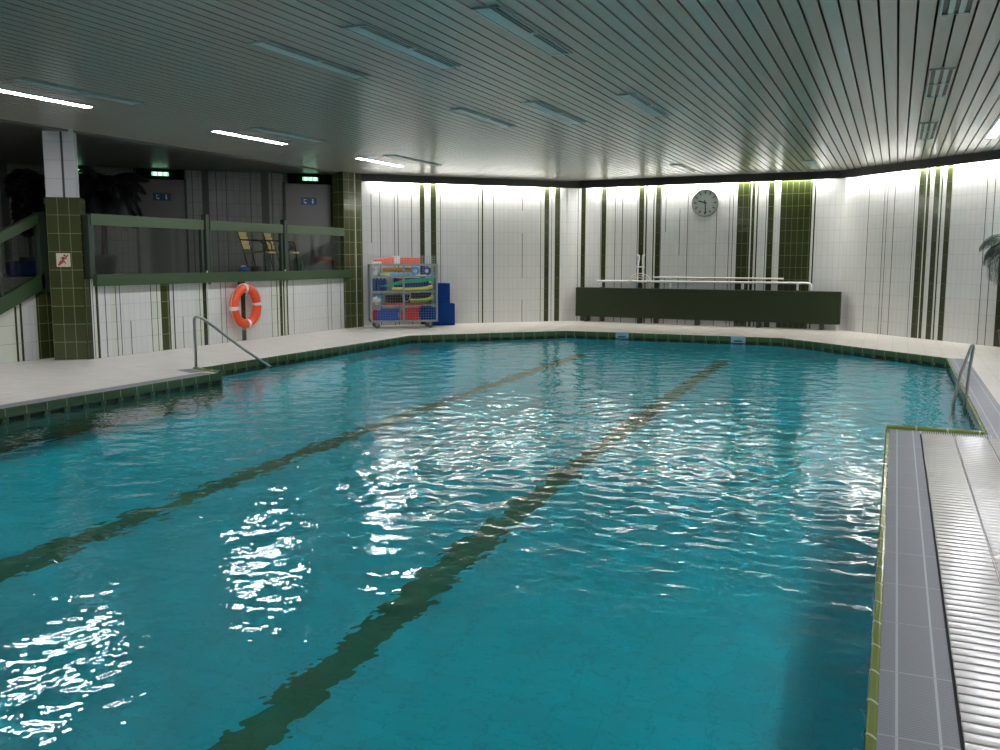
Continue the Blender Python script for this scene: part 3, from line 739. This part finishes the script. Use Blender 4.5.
def board(w, h, d, mt, cut=True):                       # kickboard standing up, rounded top
    m = MB(); pts = [(-w/2, 0), (w/2, 0)]
    for i in range(9): a = math.pi*i/8; pts.append((w/2*math.cos(a), h*.62+h*.38*math.sin(a)))
    A = [(x, -d/2, z) for x, z in pts]; B = [(x, d/2, z) for x, z in pts]
    m.face(A, mt); m.face(B[::-1], mt)
    for i in range(len(pts)): j = (i+1) % len(pts); m.face([B[i], B[j], A[j], A[i]][::-1], mt)
    return m
def sideboard(w, h, d, mt):                             # kickboard lying on its long side, notched end
    m = MB(); pts = [(-w/2, .02), (-w/2+.03, 0), (w/2-.02, 0), (w/2, .03), (w/2-.04, h*.35), (w/2-.04, h*.65), (w/2, h-.03), (w/2-.02, h), (-w/2+.12, h), (-w/2+.03, h*.85), (-w/2, h*.6)]
    A = [(x, -d/2, z) for x, z in pts]; B = [(x, d/2, z) for x, z in pts]
    m.face(A, mt); m.face(B[::-1], mt)
    for i in range(len(pts)): j = (i+1) % len(pts); m.face([B[i], B[j], A[j], A[i]][::-1], mt)
    return m
SH = [.168, .508, .808, 1.138, 1.383]
# bottom shelf
in_cart(sideboard(.50, .26, .05, BLUEF), 'kickboard', 'blue kickboard on the bottom shelf of the roll cage', 'kickboard', .37, .10, SH[0])
in_cart(sideboard(.42, .28, .05, REDF), 'kickboard', 'red kickboard on the bottom shelf of the roll cage', 'kickboard', .86, .10, SH[0])
in_cart(board(.14, .24, .05, REDF), 'kickboard', 'narrow dark red board at the left end of the bottom shelf', 'kickboard', .10, .22, SH[0])
m = MB(); m.box(-.16, .16, -.2, .2, 0, .012, NAVY)
for a in (-.16, .15): m.box(a, a+.01, -.2, .2, 0, .27, NAVY)
for a in (-.2, .19): m.box(-.16, .16, a, a+.01, 0, .27, NAVY)
in_cart(m, 'storage_crate', 'dark blue crate at the right end of the bottom shelf', 'crate', 1.255, .30, SH[0])
# second shelf
m = MB(); m.lathe([(.02, 0), (.07, .015), (.105, .06), (.11, .10), (.09, .15), (.05, .18), (.01, .19)], (0, 0, 0), CREAM, 18)
in_cart(m, 'ball', 'cream round ball at the left of the second shelf', 'ball', .12, .14, SH[1])
m = MB(); m.box(-.42, .42, -.08, .08, 0, .035, REDF); in_cart(m, 'foam_mat', 'flat red foam mat lying along the second shelf', 'foam mat', .72, .12, SH[1], bevel=.01)
m = MB(); m.tube(smoothpts([(-.26, 0, .05), (-.12, 0, .045), (0, 0, .05), (.1, 0, .06), (.2, 0, .10), (.24, 0, .15)], 5), .04, LIMEF, 10, radii=None)
in_cart(m, 'swim_fin', 'lime green curved float on the right of the second shelf', 'float', 1.13, .22, SH[1]+.04)
m = MB(); m.tube(smoothpts([(-.1, 0, .19), (-.07, -.02, .10), (-.03, 0, .05), (.02, .0, .05), (.06, 0, .12), (.07, 0, .19)], 5), .008, WHITEP, 6)
in_cart(m, 'strap_loop', 'white looped cord hanging on the second shelf', 'cord', .80, .245, SH[1]+.02)
m = MB(); m.box(-.27, .27, -.14, .14, 0, .012, BLACK)
for a in (-.27, .258): m.box(a, a+.012, -.14, .14, 0, .21, BLACK)
for a in (-.14, .128): m.box(-.27, .27, a, a+.012, 0, .21, BLACK)
in_cart(m, 'storage_crate', 'black crate at the back of the second shelf', 'crate', .62, .45, SH[1])
m = MB(); m.box(-.10, .10, -.12, .12, 0, .22, CYANF); in_cart(m, 'foam_block', 'pale blue foam block at the back left of the second shelf', 'foam block', .20, .46, SH[1], bevel=.02)
# third shelf
for i, (x, lab) in enumerate(((.10, 'leftmost'), (.18, 'second'), (.26, 'third'), (.34, 'fourth'))):
    in_cart(board(.06, .28, .28, BLUEF), 'kickboard', f'upright blue kickboard, {lab} in the row on the third shelf', 'kickboard', x, .47, SH[2], rz=0)
m = MB(); m.tube(smoothpts([(-.42, 0, .05), (-.2, 0, .045), (0, 0, .045), (.2, 0, .05), (.36, 0, .07), (.46, 0, .10)], 5), .042, YELF, 10)
in_cart(m, 'pool_noodle', 'pale yellow foam noodle on the third shelf', 'noodle', .88, .07, SH[2])
m = MB(); N_ = 24
for i in range(N_):
    xa = -.58+1.16*i/N_; xb = -.58+1.16*(i+1)/N_
    f = lambda x: .05+.045*math.sin((x+.58)*3.4-1.2)+(.10*max(0, x-.2)**1.2*2)
    th = lambda x: .01+.065*min(1, (x+.58)*2.2)
    za, zb = f(xa), f(xb); ta, tb = th(xa), th(xb)
    A = [(xa, -.12, za), (xb, -.12, zb), (xb, -.12, zb+tb), (xa, -.12, za+ta)]; B = [(x, .12, z) for x, _, z in A]
    m.face(A, GREENF); m.face(B[::-1], GREENF); m.face([A[3], A[2], B[2], B[3]], GREENF); m.face([A[0], B[0], B[1], A[1]], GREENF)
    if i == N_-1: m.face([A[1], B[1], B[2], A[2]], GREENF)
    if i == 0: m.face([A[0], A[3], B[3], B[0]], GREENF)
in_cart(m, 'foam_mat', 'wavy green foam mat lying over the yellow noodle', 'foam mat', .80, .19, SH[2]+.09)
m = MB(); m.lathe([(.03, 0), (.075, .02), (.085, .05), (.07, .075), (.02, .09)], (0, 0, 0), REDF, 16); in_cart(m, 'float_disc', 'dark red round float on the third shelf', 'float', .72, .46, SH[2]+.20)
m = MB(); m.box(-.28, .28, -.1, .1, 0, .20, BLUEF); in_cart(m, 'foam_mat', 'blue flat mat behind the green one on the third shelf', 'foam mat', .92, .46, SH[2], bevel=.012)
m = MB(); m.box(-.40, .40, -.012, .012, 0, .27, NAVY); in_cart(m, 'foam_mat', 'navy mat standing along the back of the third shelf', 'foam mat', .95, .59, SH[2]+.004)
m = MB(); m.box(-.22, .22, -.012, .012, 0, .24, DARKG); in_cart(m, 'foam_mat', 'dark grey mat standing at the back right of the second shelf', 'foam mat', 1.16, .59, SH[1]+.004)
# fourth shelf
m = MB(); m.lathe([(.05, 0), (.09, .03), (.095, .1), (.07, .17), (.03, .2)], (0, 0, 0), WHITEP, 14); in_cart(m, 'bag', 'white plastic bag at the left end of the fourth shelf', 'bag', .10, .16, SH[3])
m = MB(); m.box(-.13, .13, -.1, .1, 0, .07, CYANF); in_cart(m, 'foam_block', 'light blue foam block on the fourth shelf', 'foam block', .32, .45, SH[3]+.0, bevel=.015)
m = MB(); m.tube([(-.33, 0, .045), (-.1, 0, .052), (.1, 0, .044), (.33, 0, .05)], .044, YORF, 10); in_cart(m, 'pool_noodle', 'orange yellow noodle on the fourth shelf', 'noodle', .62, .32, SH[3]+.085)
m = MB(); m.box(-.24, .24, -.08, .08, 0, .055, CYANF); in_cart(m, 'foam_mat', 'pale blue flat float on the fourth shelf', 'foam mat', .63, .13, SH[3]+.004, bevel=.012)
m = MB(); m.tube([(-.1, 0, .03), (.1, 0, .03)], .03, YELF, 10); in_cart(m, 'pool_noodle', 'short yellow roll at the front of the fourth shelf', 'noodle', .30, .05, SH[3]+.002)
for i, (x, mt, lab) in enumerate(((.99, CYANF, 'pale blue ring float, left of two on the fourth shelf'), (1.24, BLUEF, 'blue ring float, right of two on the fourth shelf'))):
    m = MB(); m.tube([(.075*math.cos(a), 0, .11+.075*math.sin(a)) for a in [2*math.pi*k/18 for k in range(18)]], .032, mt, 8, closed=True); in_cart(m, 'ring_float', lab, 'float', x, .2, SH[3])
m = MB(); m.box(-.12, .12, -.06, .06, 0, .03, WHITEP); in_cart(m, 'foam_mat', 'small white flat float on the fourth shelf', 'foam mat', 1.10, .08, SH[3], bevel=.01)
# on top
def soft_block(L, W_, H_, mt, taper=0):
    m = MB(); n_ = 10; base = []
    prof = [(L*(i/n_-.5), 1-taper*(1-i/n_)) for i in range(n_+1)]
    for i in range(n_+1):
        x, s = prof[i]; base.append([(x, -W_/2*s, .0), (x, W_/2*s, 0), (x, W_/2*s, H_*s*.9), (x, W_/2*s*.7, H_*s), (x, -W_/2*s*.7, H_*s), (x, -W_/2*s, H_*s*.9)])
    for i in range(n_):
        a, b = base[i], base[i+1]
        for k in range(6): j = (k+1) % 6; m.face([a[k], a[j], b[j], b[k]][::-1], mt, smooth=True)
    m.face(base[0], mt); m.face(base[-1][::-1], mt); return m
in_cart(soft_block(.41, .26, .17, ORANGE2, .35), 'rescue_buoy', 'orange tapering foam float on top left of the roll cage', 'float', .30, .31, SH[4])
in_cart(soft_block(.44, .26, .16, ORANGE2, 0), 'rescue_buoy', 'orange block shaped foam float on top right of the roll cage', 'float', .88, .31, SH[4])
m = MB(); m.box(-.065, .065, -.15, .15, 0, .185, WHITEP); in_cart(m, 'foam_block', 'white block between the orange floats on the roll cage', 'foam block', .585, .31, SH[4], bevel=.01)
m = MB(); m.box(-.1, .1, -.05, .05, 0, .06, WHITEP); in_cart(m, 'folded_cloth', 'folded white cloth at the top left of the roll cage', 'cloth', .14, .10, SH[4]+.004, bevel=.015)
# navy blocks beside the cage
bd = math.radians(44.6)
def wblock(u0, u1, z0, z1, dep, label):
    p, rz = wallframe(PL1, PB1, (u0+u1)/2, z0, .02+dep/2); m = MB(); m.box(-(u1-u0)/2, (u1-u0)/2, -dep/2, dep/2, 0, z1-z0, NAVY)
    o = m.build('foam_cube', bevel=.015); o.location = p; o.rotation_euler = (0, 0, rz); tag(o, label, 'foam block', 'navy foam cubes by the roll cage')
wblock(1.46, 2.02, 0.002, .50, .5, 'large navy foam block on the deck right of the roll cage')
wblock(1.46, 1.92, .502, .96, .45, 'smaller navy foam block stacked on the lower one')

# ------------------------------------------------------------------ signs, doors on the gallery wall
def gw(u, z, out): 
    p, rz = wallframe((-16, 12.84), (-11.05, 17.79), u, z, out); return p, rz
for k, (u0, u1) in enumerate(((2.36, 3.27), (5.34, 6.31))):
    p, rz = gw((u0+u1)/2, 1.2, .012); t = empty('door_%d' % (k+1), p, rz); tag(t, None, None, None, 'structure'); W_ = u1-u0
    m = MB(); m.box(-W_/2, W_/2, -.03, -.0, 0, 1.92, DOORM); tag(m.build('leaf', parent=t))
    m = MB(); m.box(-W_/2-.04, -W_/2, -.05, .0, 0, 1.95, FRAMED); m.box(W_/2, W_/2+.04, -.05, .0, 0, 1.95, FRAMED); m.build('door_frame', parent=t)
    m = MB(); m.tube([(W_/2-.08, -.06, .95), (W_/2-.2, -.06, .95)], .012, STEEL, 8); m.build('door_handle', parent=t)
exits = ((1.20, .30, 'green exit light partly hidden behind the tiled pillar'), (2.81, .46, 'lit green exit sign above the left gallery door'), (5.86, .46, 'lit green exit sign above the right gallery door'))
for u, hw, lab in exits:
    p, rz = gw(u, 3.22, .02); t = empty('exit_sign', p, rz); tag(t, lab, 'exit sign', 'green exit signs in the gallery')
    m = MB(); m.box(-hw, hw, -.10, .0, -.10, .10, MATTE); m.build('black_housing', parent=t)
    m = MB(); m.box(-.165, .165, -.125, -.101, -.035, .04, EXITE); m.build('lit_panel', parent=t)
    for x in (-.10, 0.0, .10): m = MB(); m.box(x-.032, x+.032, -.129, -.126, -.028, .032, EXITW); m.build('lit_pictogram', parent=t)
for u, z, lab in ((2.83, 2.765, 'small blue pictogram sign on the left gallery door'), (5.835, 2.75, 'small blue pictogram sign on the right gallery door')):
    p, rz = gw(u, z, .05); t = empty('door_sign', p, rz); tag(t, lab, 'sign', 'blue pictogram signs in the gallery')
    m = MB(); m.box(-.17, .17, -.008, 0, -.075, .08, SIGNBLUE); m.build('plate', parent=t)
    m = MB()
    m.box(.065, .095, -.011, -.008, -.045, .02, WHITEP); m.lathe([(.014, 0), (.014, .003)], (.08, -.0085, .04), WHITEP, 10, (1, 0, 0), (0, 0, 1), (0, -1, 0))
    m.box(-.11, -.10, -.011, -.008, -.045, .05, WHITEP); m.box(-.10, -.06, -.011, -.008, .03, .04, WHITEP); m.box(-.09, -.055, -.011, -.008, -.045, -.02, WHITEP)
    m.build('pictogram', parent=t)
# no running sign on the pillar
pp = P0+dd*.20+nn*.004
t = empty('warning_sign', (pp.x, pp.y, 1.48), math.atan2(dd.y, dd.x)); tag(t, 'small cream no running sign on the green tiled pillar', 'sign')
m = MB(); m.box(-.095, .095, -.008, 0, -.1, .1, SIGNW); m.build('plate', parent=t)
m = MB()
def seg(m, x0, z0, x1, z1, w_, mt, y=-.0085):
    d = Vector((x1-x0, 0, z1-z0)); n_ = Vector((-d.z, 0, d.x)).normalized()*w_; m.frame_box(Vector((x0, y, z0))-n_/2, d, n_, (0, -.003, 0), mt)
m = MB()
for s in ((.005, .045, -.01, .0, .028), (-.01, .0, -.05, -.03, .016), (-.05, -.03, -.06, -.065, .014), (-.01, .0, .02, -.03, .016), (.02, -.03, .03, -.06, .012), (.0, .035, -.04, .03, .012), (.005, .035, .05, .02, .012)): seg(m, *s, CLOCKD)
m.lathe([(.015, 0), (.015, .003)], (.02, -.0085, .065), CLOCKD, 12, (1, 0, 0), (0, 0, 1), (0, -1, 0)); m.build('running_figure', parent=t)
m = MB(); seg(m, -.07, -.075, .07, .075, .022, SIGNRED, -.0115); seg(m, -.07, -.08, .01, -.02, .02, SIGNRED, -.0115); m.build('red_stroke', parent=t)

# ------------------------------------------------------------------ gallery chairs and things
def chair(locx, rz, label):
    t = empty('gallery_chair', locx, rz); tag(t, label, 'chair', 'yellow chairs in the gallery')     # faces +x
    m = MB()
    for k in range(4):
        z = .50+k*.085; x = -.22-.07*k/3-.02
        m.box(x-.008, x+.008, -.21, .21, z, z+.078, CHAIRY)
    m.build('backrest', parent=t)
    m = MB(); m.box(-.22, .30, -.2, .2, .415, .45, CHAIRY); m.build('seat', parent=t, bevel=.01)
    for s in (-1, 1):
        m = MB(); m.tube([(-.10, s*.23, 0), (-.20, s*.23, .45), (-.33, s*.23, .86)], .012, CHAIRF, 8); m.build('rear_leg', parent=t)
        m = MB(); m.tube([(.24, s*.23, 0), (.22, s*.23, .43), (.2, s*.23, .6)], .012, CHAIRF, 8); m.build('front_leg', parent=t)
        m = MB(); m.tube(smoothpts([(-.27, s*.23, .68), (-.1, s*.24, .67), (.12, s*.24, .665), (.2, s*.23, .6)], 4), .015, CHAIRF, 8); m.build('armrest', parent=t)
    return t
chair((-11.70, 14.95, 1.2), math.radians(18), 'yellow chair with dark armrests, left one behind the gallery glass')
chair((-11.68, 15.72, 1.2), math.radians(18), 'yellow chair with dark clothes on it, right one behind the gallery glass')
m = MB(); m.lathe([(.04, 0), (.1, .03), (.11, .09), (.07, .15), (.02, .17)], (0, 0, 0), BLUEF, 14); o = m.build('bag', origin=(0, 0, 0)); o.location = (-11.78, 14.6, 1.2); tag(o, 'blue and white bag on the gallery floor by the left chair', 'bag')
m = MB(); m.lathe([(.08, .135), (.05, .165), (.02, .175)], (0, 0, 0), WHITEP, 14); m.build('white_top', parent=o)
m = MB(); m.box(-.1, .1, -.07, .07, 0, .16, BARK); o = m.build('bag', bevel=.03); o.location = (-11.62, 14.78+.0, 1.202); tag(o, 'brown bag under the left gallery chair', 'bag')
m = MB(); m.lathe([(.05, 0), (.17, .04), (.16, .13), (.11, .22), (.03, .27)], (0, 0, 0), CHAIRF, 14); o = m.build('folded_clothes'); o.location = (-11.60, 15.74, 1.652); tag(o, 'dark clothes heaped on the right gallery chair seat', 'clothes')
m = MB(); m.lathe([(.13, .17), (.1, .23), (.05, .255)], (0, 0, 0), GALV, 14); m.build('grey_fold', parent=o)
m = MB(); m.lathe([(.035, 0), (.037, .14), (.03, .17), (.012, .2), (.012, .24)], (0, 0, 0), mat('green_bottle', (.01, .14, .06), .25), 12); o = m.build('bottle'); o.location = (-11.5, 16.15, 1.202); tag(o, 'green bottle standing on the gallery floor right of the chairs', 'bottle')
m = MB(); m.box(-.32, .32, -.25, .25, 0, .26, mat('dark_blue_fabric', (.004, .014, .05), .9, spec=.1)); o = m.build('cushion', bevel=.06); o.location = (-13.5, 11.15, 1.202); o.rotation_euler = (0, 0, .8); tag(o, 'dark blue cushion behind the stair balustrade', 'cushion')

# ------------------------------------------------------------------ plants
def palm(base, crown_z, nf, flen, label, leafm, droop=1.0, seed=1, pot_r=.22, width=.045, group=None, angs=None):
    r = random.Random(seed); t = empty('potted_palm', base); tag(t, label, 'palm', group)
    m = MB(); m.lathe([(pot_r*.75, 0), (pot_r, .32), (pot_r*1.06, .34), (pot_r*1.06, .37), (pot_r*.9, .37), (pot_r*.88, .33)], (0, 0, 0), POTM, 20); m.build('pot', parent=t)
    m = MB(); m.tube([(0, 0, .3), (.02, .01, crown_z*.6), (0, 0, crown_z)], .04, BARK, 8, radii=[.06, .045, .04]); m.build('trunk', parent=t)
    m = MB()
    for i in range(nf):
        az = angs[i % len(angs)] if angs else 2*math.pi*(i/nf)+r.uniform(-.25, .25)
        el = r.uniform(-.1, 1.15); L = flen*r.uniform(.8, 1.1); pts = []; p = Vector((0, 0, crown_z)); e = el
        K = 14
        for k in range(K+1):
            pts.append(p.copy()); p = p+Vector((math.cos(az)*math.cos(e), math.sin(az)*math.cos(e), math.sin(e)))*(L/K); e -= droop*r.uniform(.9, 1.1)*(1.9/K)
        m.tube(pts, .006, leafm, 4, radii=[.009-.006*k/K for k in range(K+1)])
        side = Vector((-math.sin(az), math.cos(az), 0))
        for k in range(2, K*3):
            q = k/3; i0 = min(int(q), K-1); c = pts[i0].lerp(pts[i0+1], q-i0); tdir = (pts[i0+1]-pts[i0]).normalized()
            ll = flen*.36*math.sin(math.pi*min(1, (q/K)*.85+.15))+.04
            for s in (-1, 1):
                d = (side*s*.75+tdir*.6+Vector((0, 0, -.45*droop-r.uniform(0, .25)))).normalized(); wv = tdir*width*.30
                tip = c+d*ll; mid = c+d*ll*.45+Vector((0, 0, .01))
                m.face([c-wv*.5, mid-wv, tip, mid+wv, c+wv*.5], leafm)
    m.build('fronds', parent=t); return t
palm((1.80, 16.95, 0), 1.72, 34, .82, 'dark potted palm with drooping fronds at the right edge of the deck', LEAFR, 1.3, 3, width=.020)
palm((-13.35, 12.65, 1.2), 1.55, 64, 1.0, 'dark palm on the gallery right of the tiled pillar', LEAFD, 1.0, 5, width=.045)
def bush(base, label, seed):
    r = random.Random(seed); t = empty('potted_tree', base); tag(t, label, 'plant')
    m = MB(); m.lathe([(.15, 0), (.2, .3), (.21, .33), (.17, .33)], (0, 0, 0), POTM, 18); m.build('pot', parent=t)
    m = MB(); m.tube([(0, 0, .28), (.01, 0, .8), (0, 0, 1.5)], .03, BARK, 8); m.build('trunk', parent=t)
    m = MB()
    for k in range(5200):
        v = Vector((r.gauss(0, 1), r.gauss(0, 1), r.gauss(0, 1))).normalized()*r.uniform(.6, 1)
        if k % 5 < 3: c = Vector((v.x*.33, v.y*.33, 1.62+v.z*.30))
        else: c = Vector((v.x*.24, v.y*.24, 1.15+v.z*.42))
        d = Vector((r.uniform(-1, 1), r.uniform(-1, 1), r.uniform(-1.2, 0))).normalized(); s = d.cross(Vector((r.random(), r.random(), 1))).normalized()*.03
        m.face([c, c+d*.06+s, c+d*.13, c+d*.06-s], LEAFD)
    m.build('crown', parent=t)
bush((-14.45, 12.0, 1.2), 'dark bushy potted tree behind the stair balustrade at far left', 11)
